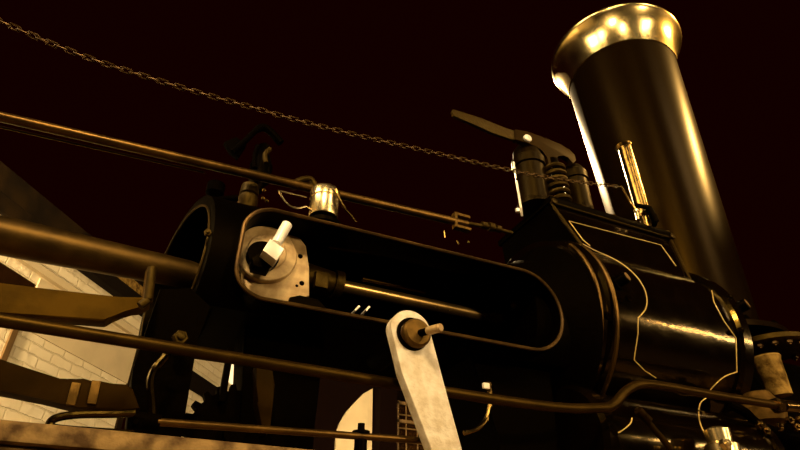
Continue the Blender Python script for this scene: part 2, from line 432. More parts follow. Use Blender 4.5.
# square oiler on the pin
sq = [P(x, y, 1.45) for x, y in ((263, 250), (270.3, 238.6), (284.3, 248.9), (276.5, 260.4))]
oc = thing('pin_oiler', sq[0], 'bright white square block with round stem standing on the crosshead pin', 'oiler')
b = B(); b.prism(sq, 1.45, 1.495, .002); part('square_block', b, 'bright', oc)
b = B()
e0 = P(276, 244, 1.47); e1 = P(287.5, 224, 1.47); b.cyl(e0, e1, .0165, seg=28, bev=.002); part('stem', b, 'bright', oc)
b = B(); b.prism([P(x, y, 1.50) for x, y in ((264, 251), (276, 261), (269, 270), (253, 266), (252, 258))], 1.497, 1.545, .003); part('bracket', b, 'black', oc)

# ---- rods
b = B(); b.lathe([(.0, -1.6), (.060, -1.598), (.060, .9), (.058, 1.35), (.047, 1.80), (.040, 1.84), (.038, 1.98)], (-1.75, 1.80, 2.142), (1, 0, -.018), 32)
solo('connecting_rod', b, 'conrod', 'thick round brown connecting rod running from left edge into the trunk mouth', 'connecting rod')
b = B(); b.cyl(P(341, 286, 1.74), (1.30, 1.80, 2.175), .0235, seg=28)
pr_ = thing('piston_rod', (.56, 1.76, 2.1), 'shiny piston rod lying lengthwise inside the dark slot', 'piston rod')
part('rod', b, 'rodsteel', pr_)
b = B(); b.cyl(P(505, 307, 1.76), P(540, 312, 1.78), .062, .062); part('gland', b, 'black', pr_)
b = B(); hexnut(b, P(514, 306, 1.69), (-.5, -1, 0), .014, .014); part('gland_nut', b, 'brownrod', pr_)
b = B(); b.cyl(P(362, 279, 1.72), P(425, 292, 1.76), .008, seg=12)
b.cyl(P(328, 247, 1.75), P(380, 254, 1.75), .010, seg=12)
part('guide_strip', b, 'darkrod', pr_)

up = thing('governor_rod', (-1.2, 1.72, 2.46), 'long slender brown steel rod sloping above the trunk to a square clevis', 'rod')
b = B(); b.lathe([(.0175, 0), (.0175, 2.1), (.0155, 2.25)], (-1.15, 1.72, 2.468), P(453, 221, 1.72)-Vector((-1.15, 1.72, 2.468)), 20)
b.cyl((-2.9, 1.72, 2.40), (-1.15, 1.72, 2.468), .0175, seg=20); part('shaft', b, 'brownrod', up)
b = B()
c = P(461, 222.5, 1.72)
b.box(c+Vector((-.03, 0, 0)), (.014, .03, .075), None, .002); b.box(c+Vector((.005, 0, .031)), (.07, .03, .013), None, .002); b.box(c+Vector((.005, 0, -.031)), (.07, .03, .013), None, .002)
part('clevis', b, 'sleeve', up)
b = B()
b.cyl(c+Vector((-.02, 0, -.0)), P(482, 226, 1.72), .009); 
for px, rr in ((484, .016), (491, .02), (498, .016)): 
    q = P(px, 222+(px-470)*.24, 1.72); b.cyl(q+Vector((-.012, 0, 0)), q+Vector((.012, 0, 0)), rr, seg=12)
b.cyl(P(482, 225, 1.72), P(512, 233, 1.72), .009)
part('knuckle_joint', b, 'browniron', up)
b = B()
for x, y, x2, y2 in ((444, 231, 445, 238), (457, 241, 458, 244), (468, 241, 469, 243)):
    b = B(); b.cyl(P(x, y, 1.68), P(x2, y2, 1.68), .004, seg=8); part('split_pin', b, 'brassd', up)
b = B(); b.cyl(P(-40, 118, 1.76), P(205, 172.5, 1.76), .0045, seg=8)
solo('thin_oil_pipe', b, 'darkrod', 'very thin dark pipe running just under the long rod at upper left', 'pipe')

# flat valve rod (upper of the two bars at the left)
vr = thing('valve_rod', (-.4, 1.5, 1.78), 'flat brown valve rod below the thick connecting rod, ends in a rounded fork', 'rod')
b = B()
pts = [P(x, y, 1.5) for x, y in ((-90, 268), (-90, 300), (0, 312), (105, 321.5), (112, 314), (124, 309), (140, 309), (150, 304), (149, 297), (120, 297), (40, 288), (0, 283))]
b.prism(pts, 1.5, 1.545, .006); part('bar', b, 'bar', vr)
b = B(); b.cyl(P(147, 301, 1.54), P(150, 272, 1.56), .014, .012); part('upright_fork', b, 'bar', vr)
# eccentric rod
er = thing('eccentric_rod', (-.3, 1.45, 1.57), 'dark lower eccentric rod with two pale clamp bands crossing the brick wall', 'rod')
b = B()
pts = [P(x, y, 1.45) for x, y in ((-80, 340), (0, 359), (30, 369), (60, 378.5), (76, 382.5), (84, 382), (92, 380), (100, 380), (112, 383.5), (126, 388), (133, 388), (140, 408), (120, 411), (75, 407), (40, 398.5), (0, 390.5), (-80, 375))]
b.prism(pts, 1.45, 1.50, .008); part('bar', b, 'eccbar', er)
for q in ((76, 383, 70, 405), (96, 381, 91, 404)):
    b = B(); a = P(q[0], q[1], 1.446); c = P(q[2], q[3], 1.446)
    b.prism([a+Vector((-.008, 0, 0)), a+Vector((.010, 0, 0)), c+Vector((.010, 0, 0)), c+Vector((-.008, 0, 0))], 1.442, 1.452, .001)
    part('clamp_band', b, 'sleeve', er, 'pale metal band around the dark rod')
# low round pipe with its goose neck
b = B()
pp = catmull([(-1.1, 1.4, 1.722), (-.3, 1.4, 1.714), (.5, 1.4, 1.703), (1.1, 1.4, 1.70), P(600, 408, 1.4), P(614, 404, 1.4), P(626, 391, 1.4), P(640, 384.5, 1.4), P(662, 386, 1.4), P(720, 396, 1.4), P(782, 406, 1.4)], 8)
pi_ = thing('steam_pipe', (-.3, 1.4, 1.70), 'long low brown pipe crossing behind the silver lever, bending up near cylinder', 'pipe')
b.tube(pp, .0155, 14); part('pipe', b, 'dimrod', pi_)
b = B(); hexnut(b, P(775, 405, 1.4), (1, 0, 0), .03, .03); b.cyl(P(783, 406, 1.4), P(800, 407, 1.4), .022); part('union_nut', b, 'brassd', pi_)

# ---- hand rail rod in front, with end nut
b = B()
rl_ = thing('reversing_rod', (.0, 1.3, 1.5), 'thin horizontal steel rod just above the stone plinth, passing before the pale arch', 'rod')
b.cyl(P(158, 422, 1.36), P(428, 441, 1.36), .0085, seg=14); part('shaft', b, 'brownrod', rl_)
b = B(); hexnut(b, P(138, 424, 1.36), (-.3, -1, 0), .014, .014); b.cyl(P(134, 420, 1.37), P(160, 423, 1.37), .018); part('end_boss', b, 'dull', rl_)
# hooked black strap
b = B()
hk = catmull([P(x, y, 1.34) for x, y in ((135, 413), (110, 414), (80, 414.5), (60, 417), (51, 421.5), (52, 427.5), (70, 430), (100, 432), (134, 434))], 6)
b.tube(hk, .0085, 10); solo('bent_rod_loop', b, 'gloss', 'glossy black bent rod making a flat loop low at left, before the bricks', 'rod')

# ---- pitted arm (silver lever)
lv = thing('rocker_arm', (.63, 1.3, 1.455), 'pale worn steel arm with rounded top hanging in front of the trunk', 'lever')
b = B()
c = P(411, 331, 1.3); r = .060
pa = [c+Vector((r*math.cos(t), 0, r*math.sin(t))) for t in [math.radians(-8+188*k/20) for k in range(21)]]
l0 = P(436, 462, 1.3); r0 = P(466, 462, 1.3)
pts = pa+[P(402, 372, 1.3), l0, r0]
b.prism(pts, 1.3, 1.335, .003); part('arm_plate', b, 'steel', lv)
b = B(); d = P(415, 334.5, 1.296); b.lathe([(0, -.022), (.034, -.022), (.040, -.016), (.040, .04)], (d.x, 1.296, d.z), (0, 1, 0), 32, caps=False); part('boss', b, 'sleeve', lv, 'brown round boss at the top of the pale arm')
b = B(); d2 = P(412.5, 334, 1.298); b.lathe([(.036, 0), (.0465, 0), (.0465, .004), (.036, .004)], (d2.x, 1.2955, d2.z), (0, 1, 0), 32, caps=False); part('collar', b, 'black', lv)
b = B(); d = P(417, 334, 1.29); e = P(441, 327.5, 1.20); m_ = d.lerp(e, .45); b.cyl(d, m_, .010, seg=18); pn = part('pin', b, 'black', lv)
b = B(); b.cyl(m_, e, .0115, seg=18, bev=.003); part('pin_tip', b, 'plate', pn, 'bright round pin end')
b = B(); b.cyl((c.x, 1.33, c.z), (c.x, 1.54, c.z), .035); part('rocker_shaft', b, 'black', lv)

# ---- brass oil cup on the trunk
ou = thing('oil_cup', (.44, 1.66, 2.33), 'small polished brass oil cup with lid on top of the trunk', 'oil cup')
cb = P(323, 218.5, 1.66); hh = (P(322, 190, 1.66)-cb).length
b = B(); b.lathe([(.0, 0), (.051, 0), (.053, .004), (.053, hh*.62), (.050, hh*.64)], cb, (0, 0, 1), 40); part('cup', b, 'brass', ou)
b = B(); b.lathe([(.050, hh*.65), (.055, hh*.67), (.055, hh*.9), (.051, hh*.97), (0, hh)], cb, (0, 0, 1), 40); part('lid', b, 'brass', ou)
b = B(); b.cyl(cb+Vector((0, 0, -.06)), cb, .03); b.lathe([(.07, -.045), (.07, -.03), (.03, -.02)], cb, (0, 0, 1), 24); part('foot', b, 'black', ou)
b = B(); b.tube(catmull([P(336, 189, 1.6), P(338, 197, 1.6), P(343, 207, 1.6), P(350, 214, 1.6), P(356, 222, 1.6)], 6), .0035, 6); 
b.tube(catmull([P(337, 193, 1.59), P(342, 203, 1.59), P(346, 209, 1.59)], 5), .003, 6); part('keeper_chain', b, 'brassd', ou)
# wire loop
b = B(); wl = [P(x, y, 1.60) for x, y in ((279, 191), (284, 200), (290, 206), (298, 208.3), (306, 206.5))]
b.tube(catmull(wl, 6), .0042, 8); b.tube([P(278, 190.5, 1.60), P(307, 197.5, 1.60)], .003, 8)
b.tube([P(306, 206.5, 1.60), P(312, 211, 1.62)], .0035, 8)
solo('wire_bail', b, 'brass', 'thin curved brass wire loop lying left of the polished oil cup', 'wire loop')

# ---- lubricator with tap, behind the long rod
lu = thing('lubricator', (.2, 1.78, 2.38), 'dark tall lubricator with brass base and lever taps behind the long rod', 'lubricator')
q = P(247, 206, 1.80)
b = B(); b.lathe([(.03, -.12), (.032, 0), (.037, .01), (.037, .035), (.03, .04), (.03, .045), (.036, .05), (.033, .09), (.016, .1)], q, (0, 0, 1), 32); part('base', b, 'browniron', lu)
b = B(); q2 = q+Vector((.03, .03, .1)); b.lathe([(.02, 0), (.024, .03), (.04, .05), (.045, .12), (.03, .17), (.02, .2), (.028, .22), (.0, .25)], q2, (0, 0, 1), 28); part('body', b, 'black', lu)
b = B(); b.tube(catmull([P(233, 152, 1.80), P(245, 141, 1.80), P(258, 129, 1.80), P(267, 129, 1.80), P(281, 143, 1.80)], 6), [.012]*12+[.016]*13, 10); part('tap_lever', b, 'dull', lu)
b = B(); b.tube(catmull([P(255, 168, 1.75), P(255, 156, 1.75), P(258, 146, 1.75)], 5), .010, 10); part('tap_handle', b, 'dull', lu)
b = B(); b.tube(catmull([P(266, 163, 1.73), P(265, 155, 1.73), P(270, 149, 1.73)], 5), .010, 10); part('tap_handle', b, 'browniron', lu)
b = B(); b.prism([P(x, y, 1.84) for x, y in ((224, 143), (236, 138), (246, 146), (238, 158), (230, 152))], 1.83, 1.86, .004); part('wing_knob', b, 'dull', lu)
b = B(); b.lathe([(.02, 0), (.032, .01), (.032, .05), (.01, .06)], P(214, 196, 1.78), (0, 0, 1), 20); b.cyl(P(214, 200, 1.78), P(238, 198, 1.76), .012); part('drain_tap', b, 'dull', lu)
b = B(); 
for (x, y) in ((264, 191), (263, 199), (267, 202)):
    b = B(); b.lathe([(.004, 0), (.008, .004), (.004, .01)], P(x, y, 1.70), (-.3, -1, .2), 10); part('stud', b, 'brassd', lu)
b = B(); b.tube(catmull([P(293, 189, 1.8), P(298, 181, 1.8), P(310, 179, 1.8), P(316, 187, 1.8)], 6), .013, 10)
solo('pipe_elbow', b, 'browniron', 'dim brown pipe bend just behind the brass oil cup', 'pipe')

# ================================================================== cylinder block
CY, CZ, CR = 1.90, 2.22, .40
cyl = thing('steam_cylinder', (1.95, CY, 1.8), 'big glossy black cylinder block with gold lining and sloping valve chest', 'steam cylinder')
cb_ = [(CY+CR*math.cos(t), CZ+CR*math.sin(t)) for t in [2*PI*k/72 for k in range(72)]]
b = B(); b.lathe([(CR-.01, 1.60), (CR, 1.61), (CR, 2.30), (CR-.01, 2.31)], (0, CY, CZ), (1, 0, 0), 96)
part('cladding', b, 'gloss', cyl)
b = B()
for x0_, x1_, g in ((1.56, 1.605, .018), (2.285, 2.36, .022)):
    b = B(); b.lathe([(CR+g-.014, x0_), (CR+g, x0_+.012), (CR+g, x1_-.012), (CR+g-.014, x1_)], (0, CY, CZ), (1, 0, 0), 96)
    part('end_flange', b, 'gloss', cyl)
b = B()
b.lathe([(CR-.03, 2.36), (CR-.03, 2.385), (CR-.10, 2.41), (.0, 2.415)], (0, CY, CZ), (1, 0, 0), 64, caps=False)
part('end_cover', b, 'black', cyl)
# valve chest: hopper shaped box growing from the cladding
zb_, zt_ = 2.46, 2.785
b = B()
lo = [(1.634, 1.617), (2.240, 1.617), (2.240, 2.18), (1.634, 2.18)]
hi = [(1.560, 1.70), (2.312, 1.70), (2.312, 2.12), (1.560, 2.12)]
va = [b.bm.verts.new((x, y if y > 1.7 else 1.6045, zb_)) for x, y in lo]; vb = [b.bm.verts.new((x, y, zt_)) for x, y in hi]
b.bm.faces.new(va[::-1]); b.bm.faces.new(vb)
for i in range(4): b.bm.faces.new((va[i], va[(i+1) % 4], vb[(i+1) % 4], vb[i]))
es = list(b.bm.edges); bmesh.ops.bevel(b.bm, geom=es, offset=.008, segments=2, affect='EDGES')
chest = part('valve_chest', b, 'gloss', cyl)
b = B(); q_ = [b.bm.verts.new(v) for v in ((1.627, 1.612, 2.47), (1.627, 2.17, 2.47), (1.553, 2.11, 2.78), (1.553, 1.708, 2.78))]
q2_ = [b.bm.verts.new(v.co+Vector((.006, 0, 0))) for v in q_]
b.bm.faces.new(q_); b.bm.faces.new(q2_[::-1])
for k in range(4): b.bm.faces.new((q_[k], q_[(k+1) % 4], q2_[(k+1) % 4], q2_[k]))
part('shade_sheet', b, 'dull', chest)  # added dark sheet that gives the chest's left face its shade
b = B(); b.box((1.936, 1.905, 2.80), (.785, .455, .032), None, .008); part('chest_lid', b, 'black', chest)
b = B(); b.tube([(1.55, 1.69, 2.787), (2.322, 1.69, 2.787)], .0085, 10); part('lid_bead', b, 'browniron', chest)
for x in (1.57, 1.76, 1.95, 2.14, 2.31):
    b = B(); b.lathe([(.02, 0), (.02, .014), (.012, .022), (0, .024)], (x, 1.705, 2.81), (0, -.25, 1), 16); part('lid_bolt', b, 'browniron', chest)
for x in (1.565, 2.315):
    b = B(); b.lathe([(.016, 0), (.016, .012), (.0, .018)], (x, 1.685, 2.787), (0, -1, .1), 16); part('lid_bolt', b, 'browniron', chest)
for xa, xb in ((1.558, 1.634), (2.315, 2.24)):
    b = B(); b.tube([(xa, 1.694, 2.785), (xb, 1.60, 2.465)], .006, 8); part('edge_bead', b, 'browniron', chest)
def yfront(z):
    yc = CY-math.sqrt(max(0, CR*CR-(z-CZ)**2)) if abs(z-CZ) < CR else 9
    if z > zb_ and z < zt_+.02:
        t = (z-zb_)/(zt_-zb_); yc = min(yc, 1.6045+(1.70-1.6045)*t)
    return yc
def onfront(px, py, eps=.0015, g=0):
    y = 1.55
    for _ in range(60):
        p = P(px, py, y); yy = yfront(p.z)-g
        if yy > 5: yy = 1.62
        y = .5*y+.5*yy
    p = P(px, py, y-eps); return p
def stripe(pix, w=.0024, par=cyl, n=8, g=0, name='lining'):
    b = B(); q = catmull([(x, y, 0) for x, y in pix], n)
    b.tube([onfront(p.x, p.y, .001, g) for p in q], w, 6); return part(name, b, 'stripe', par, 'thin gold painted line')
def stripe_lin(pix, w=.0022):
    b = B(); q = []
    for (a, c) in zip(pix, pix[1:]):
        for k in range(8): q.append((a[0]+(c[0]-a[0])*k/8, a[1]+(c[1]-a[1])*k/8))
    q.append(pix[-1]); b.tube([onfront(x, y, .001) for x, y in q], w, 6); return part('lining', b, 'stripe', cyl, 'thin gold painted line')
stripe([(583, 244), (594, 250), (612, 258), (625, 266), (636, 276), (644, 288), (647, 300), (645, 310), (638, 318)])
stripe_lin([(638, 318), (638, 334), (634, 360), (645, 371), (656, 378)])
stripe_lin([(711, 286), (714, 302), (724, 321), (736, 338), (737, 372)])
stripe([(737, 372), (724, 377), (712, 388), (706, 398)])
stripe_lin([(569, 221), (661, 245), (676, 266)]); stripe_lin([(569, 221), (583, 240), (590, 246)])
for px, py, ln, rr in ((617, 283, .07, .030), (737, 309, .07, .032)):
    p = onfront(px, py); dr = Vector((.35, -1, .25)).normalized(); p = p-dr*ln*.3
    b = B(); b.lathe([(rr*1.15, 0), (rr*1.15, ln*.35), (rr*.8, ln*.4), (rr*.8, ln*.95), (rr*.65, ln)], p, dr, 24)
    pg = part('inspection_plug', b, 'black', cyl)
    b = B(); b.lathe([(rr*.62, ln), (rr*.62, ln*1.03), (0, ln*1.05)], p, dr, 20, caps=False)
    part('plug_cap', b, 'capface', pg, 'end face of the plug, coloured lighter as if lit')
for px, py in ((618, 300), (627, 299), (606, 316), (739, 331), (728, 298)):
    b = B(); hexnut(b, onfront(px, py, .02, .0), (.1, -1, 0), .014, .015); part('flange_nut', b, 'gloss', cyl)

for xx, rr in ((1.512, .424), (1.585, .428)):  # front arcs standing in for reflections along the flange edges
    b = B(); b.tube([(xx, CY+rr*math.cos(math.radians(a)), 2.2+rr*math.sin(math.radians(a))) for a in range(140, 236, 3)], .009, 8)
    part('flange_glint', b, 'brownrod', cyl, 'bright arc added as a reflected glint on the flange')
# ---- lower barrel with lining
lb = thing('lower_cylinder', (1.7, 1.66, 1.46), 'glossy black lower cylinder with gold lining under the goose-neck pipe', 'cylinder')
b = B(); b.lathe([(.0, 1.38), (.185, 1.38), (.2, 1.395), (.2, 1.43), (.186, 1.435), (.186, 2.2), (.2, 2.205), (.2, 2.24), (.0, 2.245)], (0, 1.64, 1.665), (1, 0, 0), 64, caps=False); part('barrel', b, 'gloss', lb)
b = B(); b.prismx([(1.5, 1.455), (1.8, 1.455), (1.76, 1.53), (1.54, 1.53)], 1.5, 2.1); part('saddle', b, 'dull', lb)
def lfront(px, py):
    y = 1.46
    for _ in range(50):
        p = P(px, py, y); yy = 1.64-math.sqrt(max(.0001, .186**2-(p.z-1.665)**2)); y = .5*y+.5*yy
    return P(px, py, y-.001)
for pix in ([(611, 452), (614, 434), (620, 432), (630, 424), (632, 418)], [(714, 446), (704, 432), (699, 418), (700, 404), (706, 398)]):
    q = catmull([(x, y, 0) for x, y in pix], 5); b = B(); b.tube([lfront(p.x, p.y) for p in q], .0022, 6); part('lining', b, 'stripe', lb, 'thin gold painted line')
b = B(); b.cyl(P(636, 408, 1.38), P(672, 450, 1.36), .010, seg=12, bev=.003); 
for x, y in ((641, 412), (646, 417)): b.cyl(P(x-3, y-2, 1.37), P(x+3, y+4, 1.37), .015, seg=12)
part('drain_cock_rod', b, 'eccbar', lb)
b = B(); b.lathe([(.045, -.02), (.055, -.015), (.055, .02), (.04, .03), (.042, .07), (.02, .08)], P(723, 452, 1.38), (0, 0, 1), 24)
hexnut(b, P(723, 446, 1.33), (0, -1, .2), .02, .02)
solo('brass_drain_valve', b, 'brass', 'bright brass valve body at the bottom edge below the gold lining arc', 'valve')

# ================================================================== safety valve
sv = thing('safety_valve', (1.7, 1.80, 2.816), 'dark twin-column safety valve with coil spring and long flat lever', 'safety valve')
SY = 1.80
def vcol(b, pxb, pyb, r, h, hz):
    p = P(pxb, pyb, SY); p.z = 2.816
    b.lathe([(r*1.15, 0), (r*1.15, .02), (r, .03), (r, hz), (r*1.13, hz+.004), (r*1.13, hz+.05), (r*1.0, hz+.06), (r*.95, h-.04), (r*.7, h-.01), (0, h)], p, (0, 0, 1), 40)
    return p
b = B(); pA = vcol(b, 535.5, 208, .076, .40, .25); part('column', b, 'satin', sv)
b = B(); pB_ = vcol(b, 582, 213, .062, .37, .26); part('column', b, 'satin', sv)
b = B()
pc = P(560.5, 209, SY-.05); pc.z = 2.83; hl = []
for k in range(0, 6*20+1): t = k/20; hl.append(pc+Vector((.052*math.cos(2*PI*t), .052*math.sin(2*PI*t), .24*t/6)))
b.tube(hl, .0125, 8); part('spring', b, 'browniron', sv)
b = B(); b.cyl(pc, pc+Vector((0, 0, .34)), .012); b.cyl(pc+Vector((0, 0, .25)), pc+Vector((0, 0, .29)), .035); b.cyl(pc+Vector((0, 0, -.012)), pc+Vector((0, 0, .01)), .06); part('spindle', b, 'dull', sv)
LY = 1.74
b = B()
ha_ = [(452, 110), (458, 112), (480, 119), (500, 127), (515, 132), (517, 141), (510, 140), (490, 133), (470, 124), (453, 117), (451, 113)]
lo_ = [(513, 131), (519, 132), (524, 132.5), (531, 135), (541, 138.5), (551, 142.5), (560, 146.5), (568, 151), (573, 156), (574.5, 162), (571, 165), (567, 159), (562, 156.5), (556, 157), (554, 162), (551, 170), (547, 169), (546, 159), (541, 152), (535, 147.5), (524, 144), (514, 141)]
b.prism([P(x, y, LY) for x, y in lo_], LY-.014, LY+.014, .004); part('lever', b, 'eccbar', sv)
b = B(); b.prism([P(x, y, LY) for x, y in ha_], LY-.008, LY+.008, .003); part('handle', b, 'browniron', sv, 'thin pale brown lever handle')
b = B(); q = P(527, 139, LY-.014); b.lathe([(.023, -.0), (.023, .010), (.017, .015), (0, .016)], q, (0, -1, 0), 28); part('pivot_pin', b, 'bright', sv, 'bright round pivot pin')
b = B(); q = P(561, 166, LY); b.box(q+Vector((.0, .035, -.02)), (.07, .05, .04), None, .008); part('cross_bar', b, 'dull', sv)
b = B(); b.cyl(q+Vector((-.02, .04, -.28)), q+Vector((-.02, .04, 0)), .01); part('tie_rod', b, 'dull', sv)

# gauge-glass like bright thin rod
b = B(); b.cyl(P(513.5, 162, 1.66), P(516, 178, 1.66), .0045, seg=10); b.cyl(P(516.5, 181, 1.66), P(521, 208, 1.66), .0055, seg=10)
b.lathe([(.0, 0), (.011, .004), (.011, .02), (.0, .026)], P(518, 213, 1.66), (0, -.1, 1), 12); b.cyl(P(521, 208, 1.66), P(522, 216, 1.68), .005)
solo('thin_bright_tube', b, 'bright', 'thin bright upright tube just left of the safety valve column', 'tube')

# whistle
wh = thing('steam_whistle', P(645, 214, 1.72), 'slender brass steam whistle with flared top, right of the chimney highlight', 'whistle')
w0 = P(645, 214, 1.72); w1 = P(623, 146, 1.72); hz = w1.z-w0.z; w0z = w0
b = B(); b.lathe([(.022, -.10), (.03, -.03), (.045, -.02), (.045, 0), (.03, .01), (.03, .03), (.0375, .035), (.0375, hz-.02), (.045, hz-.01), (.05, hz), (.03, hz), (.0, hz-.01)], Vector(((w0.x+w1.x)/2, 1.72, w0.z)), (0, 0, 1), 32); part('bell', b, 'brassd', wh)
b = B(); b.cyl(P(649, 209, 1.665), P(656, 222, 1.665), .018); b.cyl(P(635, 205, 1.68), P(650, 208, 1.66), .012)
b.lathe([(.03, 0), (.04, .02), (.04, .04), (.02, .06)], P(651, 226, 1.72), (0, 0, 1), 20); part('valve_body', b, 'black', wh)
b = B(); b.tube([P(621, 186, 1.66), P(630, 202, 1.66), P(641, 216, 1.67)], .005, 8); part('trip_lever', b, 'brassd', wh)
b = B(); b.lathe([(0, 0), (.012, .004), (.014, .02), (.0, .03)], P(637, 213, 1.66), (0, 0, 1), 12); b.cyl(P(637, 212, 1.66), P(638, 220, 1.66), .008); part('screw', b, 'brass', wh)

# ================================================================== chain
cn = thing('whistle_chain', (-.7, 1.62, 2.7), 'long rusty link chain drooping from top left across to the whistle', 'chain')
cp = [P(x, y, yy) for x, y, yy in ((-30, 9, 1.6), (0, 21, 1.6), (50, 43, 1.6), (100, 62, 1.6), (150, 78, 1.6), (200, 93, 1.6), (250, 107, 1.6), (300, 121, 1.6), (350, 133.5, 1.6), (400, 145, 1.61), (450, 156.5, 1.62), (500, 168, 1.63), (540, 176, 1.64), (580, 182, 1.65), (621, 187, 1.655))]
cv = catmull(cp, 24)
L_ = 0; acc = [0]
for a, c in zip(cv, cv[1:]): L_ += (c-a).length; acc.append(L_)
pitch = L_/math.ceil(L_/.0295)
def along(s):
    i = 0
    while i < len(acc)-2 and acc[i+1] < s: i += 1
    t = (s-acc[i])/(acc[i+1]-acc[i]); return cv[i].lerp(cv[i+1], t), (cv[i+1]-cv[i]).normalized()
b = B(); n = 20; hw, hl_ = .0075, .0195
pts = []
for k in range(n):
    t = 2*PI*k/n; x = math.cos(t)*hw; yv = math.sin(t)*hw + (hl_-hw)*(1 if math.sin(t) > 1e-6 else -1 if math.sin(t) < -1e-6 else 0)
    pts.append(Vector((yv, x, 0)))
b.tube(pts, .0029, 6, closed=True)
link_me = b.mesh('link', Vector((0, 0, 0)), M['chain'])
nl = int(round(L_/pitch))
for i in range(nl):
    p, t = along((i+.5)*pitch)
    o = bpy.data.objects.new('link', link_me); COL.objects.link(o); o.parent = cn
    q = t.to_track_quat('X', 'Z').to_matrix().to_4x4() @ Matrix.Rotation((.8 if i % 2 else -.77)+random.uniform(-.15, .15)+PI/2*.0, 4, 'X')
    o.matrix_parent_inverse = Matrix(); o.matrix_local = Matrix.Translation(p-Vector(cn.location)) @ q
print('chain links', nl)

# ================================================================== chimney
KX, KY = 2.88, 2.10
km = thing('chimney', (KX, KY, 2.4), 'tall tapering black iron chimney with flared polished brass cap', 'chimney')
b = B(); b.lathe([(.304, 2.42), (.308, 2.6), (.404, 4.68)], (KX, KY, 0), (0, 0, 1), 128); part('chimney_barrel', b, 'stack', km)
b = B()
pf = [(.398, 4.60), (.408, 4.603), (.413, 4.65), (.421, 4.71), (.435, 4.77), (.455, 4.82), (.476, 4.862), (.492, 4.886), (.502, 4.90), (.506, 4.912), (.504, 4.925), (.496, 4.931), (.483, 4.925), (.455, 4.88), (.42, 4.80), (.40, 4.70)]
b.lathe(pf, (KX, KY, 0), (0, 0, 1), 128, caps=False); bmesh.ops.translate(b.bm, verts=b.bm.verts, vec=(0, 0, .0)); [setattr(v.co, 'z', v.co.z+.03*max(0, 1-(v.co.z-4.6)/.3)) for v in b.bm.verts]
part('chimney_cap', b, 'bell', km, 'flared polished brass cap')
b = B()
b.lathe([(.30, 2.50), (.315, 2.47), (.36, 2.44), (.40, 2.425), (.42, 2.415), (.42, 2.385), (.30, 2.385)], (KX, KY, 0), (0, 0, 1), 96); part('base_flange', b, 'stack', km)
b = B()
for k in range(12):
    a = 2*PI*k/12+.2; hexnut(b, (KX+.385*math.cos(a), KY+.385*math.sin(a), 2.425), (0, 0, 1), .018, .02)
part('base_bolt', b, 'dull', km)
sb = thing('smokebox', (3.0, 2.1, 1.455), 'dark smokebox under the chimney base at the right edge', 'smokebox')
b = B(); b.lathe([(0, 2.50), (.42, 2.50), (.44, 2.52), (.44, 3.58), (.42, 3.6), (0, 3.6)], (0, 2.12, 1.94), (1, 0, 0), 64, caps=False); part('drum', b, 'dull', sb)
b = B(); b.prismx([(1.85, 1.455), (2.4, 1.455), (2.35, 1.6), (1.9, 1.6)], 2.6, 3.5); part('foot', b, 'dull', sb)
# exhaust casting at right
ex = thing('exhaust_casting', P(772, 396, 1.6), 'pale rusty tapered casting below the chimney base, right edge', 'exhaust pipe')
ea = P(765, 357, 1.60); eb = P(781, 396, 1.60)
b = B(); b.lathe([(.060, 0), (.064, .008), (.058, .02), (.048, (ea-eb).length)], ea, eb-ea, 32); part('taper', b, 'rust', ex)
b = B(); pt_ = P(775, 350, 1.62); b.lathe([(0, 0), (.17, 0), (.185, .008), (.185, .03), (.17, .038), (0, .038)], P(772, 352, 1.68), (0, 0, 1), 48, caps=False); part('top_flange', b, 'browniron', ex)
b = B(); 
for k in range(8):
    a = PI+.3+k*.4; c = P(772, 352, 1.68); hexnut(b, c+Vector((.155*math.cos(a), .155*math.sin(a), -.002)), (0, 0, -1), .014, .014)
part('flange_bolt', b, 'rim', ex)
fit = thing('pipe_fittings', P(775, 440, 1.5), 'cluster of rusty bolted pipe fittings at the bottom right corner', 'fittings')
b = B(); b.lathe([(.04, 0), (.08, .02), (.09, .07), (.06, .12), (.05, .14)], P(768, 428, 1.55), (0, 0, 1), 28); part('elbow_body', b, 'sleeve', fit)
b = B(); b.lathe([(.12, 0), (.14, .01), (.14, .04), (.10, .05), (.09, .12)], P(795, 446, 1.62), (0, -.1, 1), 32); part('flange', b, 'dull', fit)
for x, y in ((758, 425), (764, 431), (778, 428), (795, 428), (788, 421), (798, 420)):
    b = B(); hexnut(b, P(x, y, 1.46), (-.2, -1, random.uniform(-.2, .4)), .016, .018); part('nut', b, 'brassd', fit)
b = B(); b.tube(catmull([P(730, 405, 1.52), P(745, 412, 1.5), P(760, 425, 1.5), P(790, 436, 1.5), P(815, 440, 1.5)], 6), .018, 10); part('bent_pipe', b, 'dull', fit)

# ================================================================== small pipes low down
b = B(); b.tube(catmull([P(x, y, 1.46) for x, y in ((170, 346), (166, 356), (156, 368), (151, 382), (152, 398), (153, 418))], 6), .0105, 10)
solo('curved_drain_pipe', b, 'gloss', 'glossy black curved pipe left of the bright gap below the trunk', 'pipe')
b = B(); b.tube(catmull([P(x, y, 1.47) for x, y in ((489, 384), (490, 395), (489.5, 408), (485, 421), (476, 429), (464, 433))], 6), .0075, 10)
b.lathe([(.009, 0), (.012, .004), (.012, .016), (.006, .02)], P(488, 388, 1.46), (0, -.2, 1), 12)
q_ = B(); q_.box(P(486, 386, 1.44), (.022, .01, .018), None, .002)
solo('pale_clip', q_, 'lug', 'tiny bright white clip just above the curved brass drip pipe', 'clip')
solo('copper_drip_pipe', b, 'brassd', 'thin curved brass pipe hooking down just right of the pale arm', 'pipe')
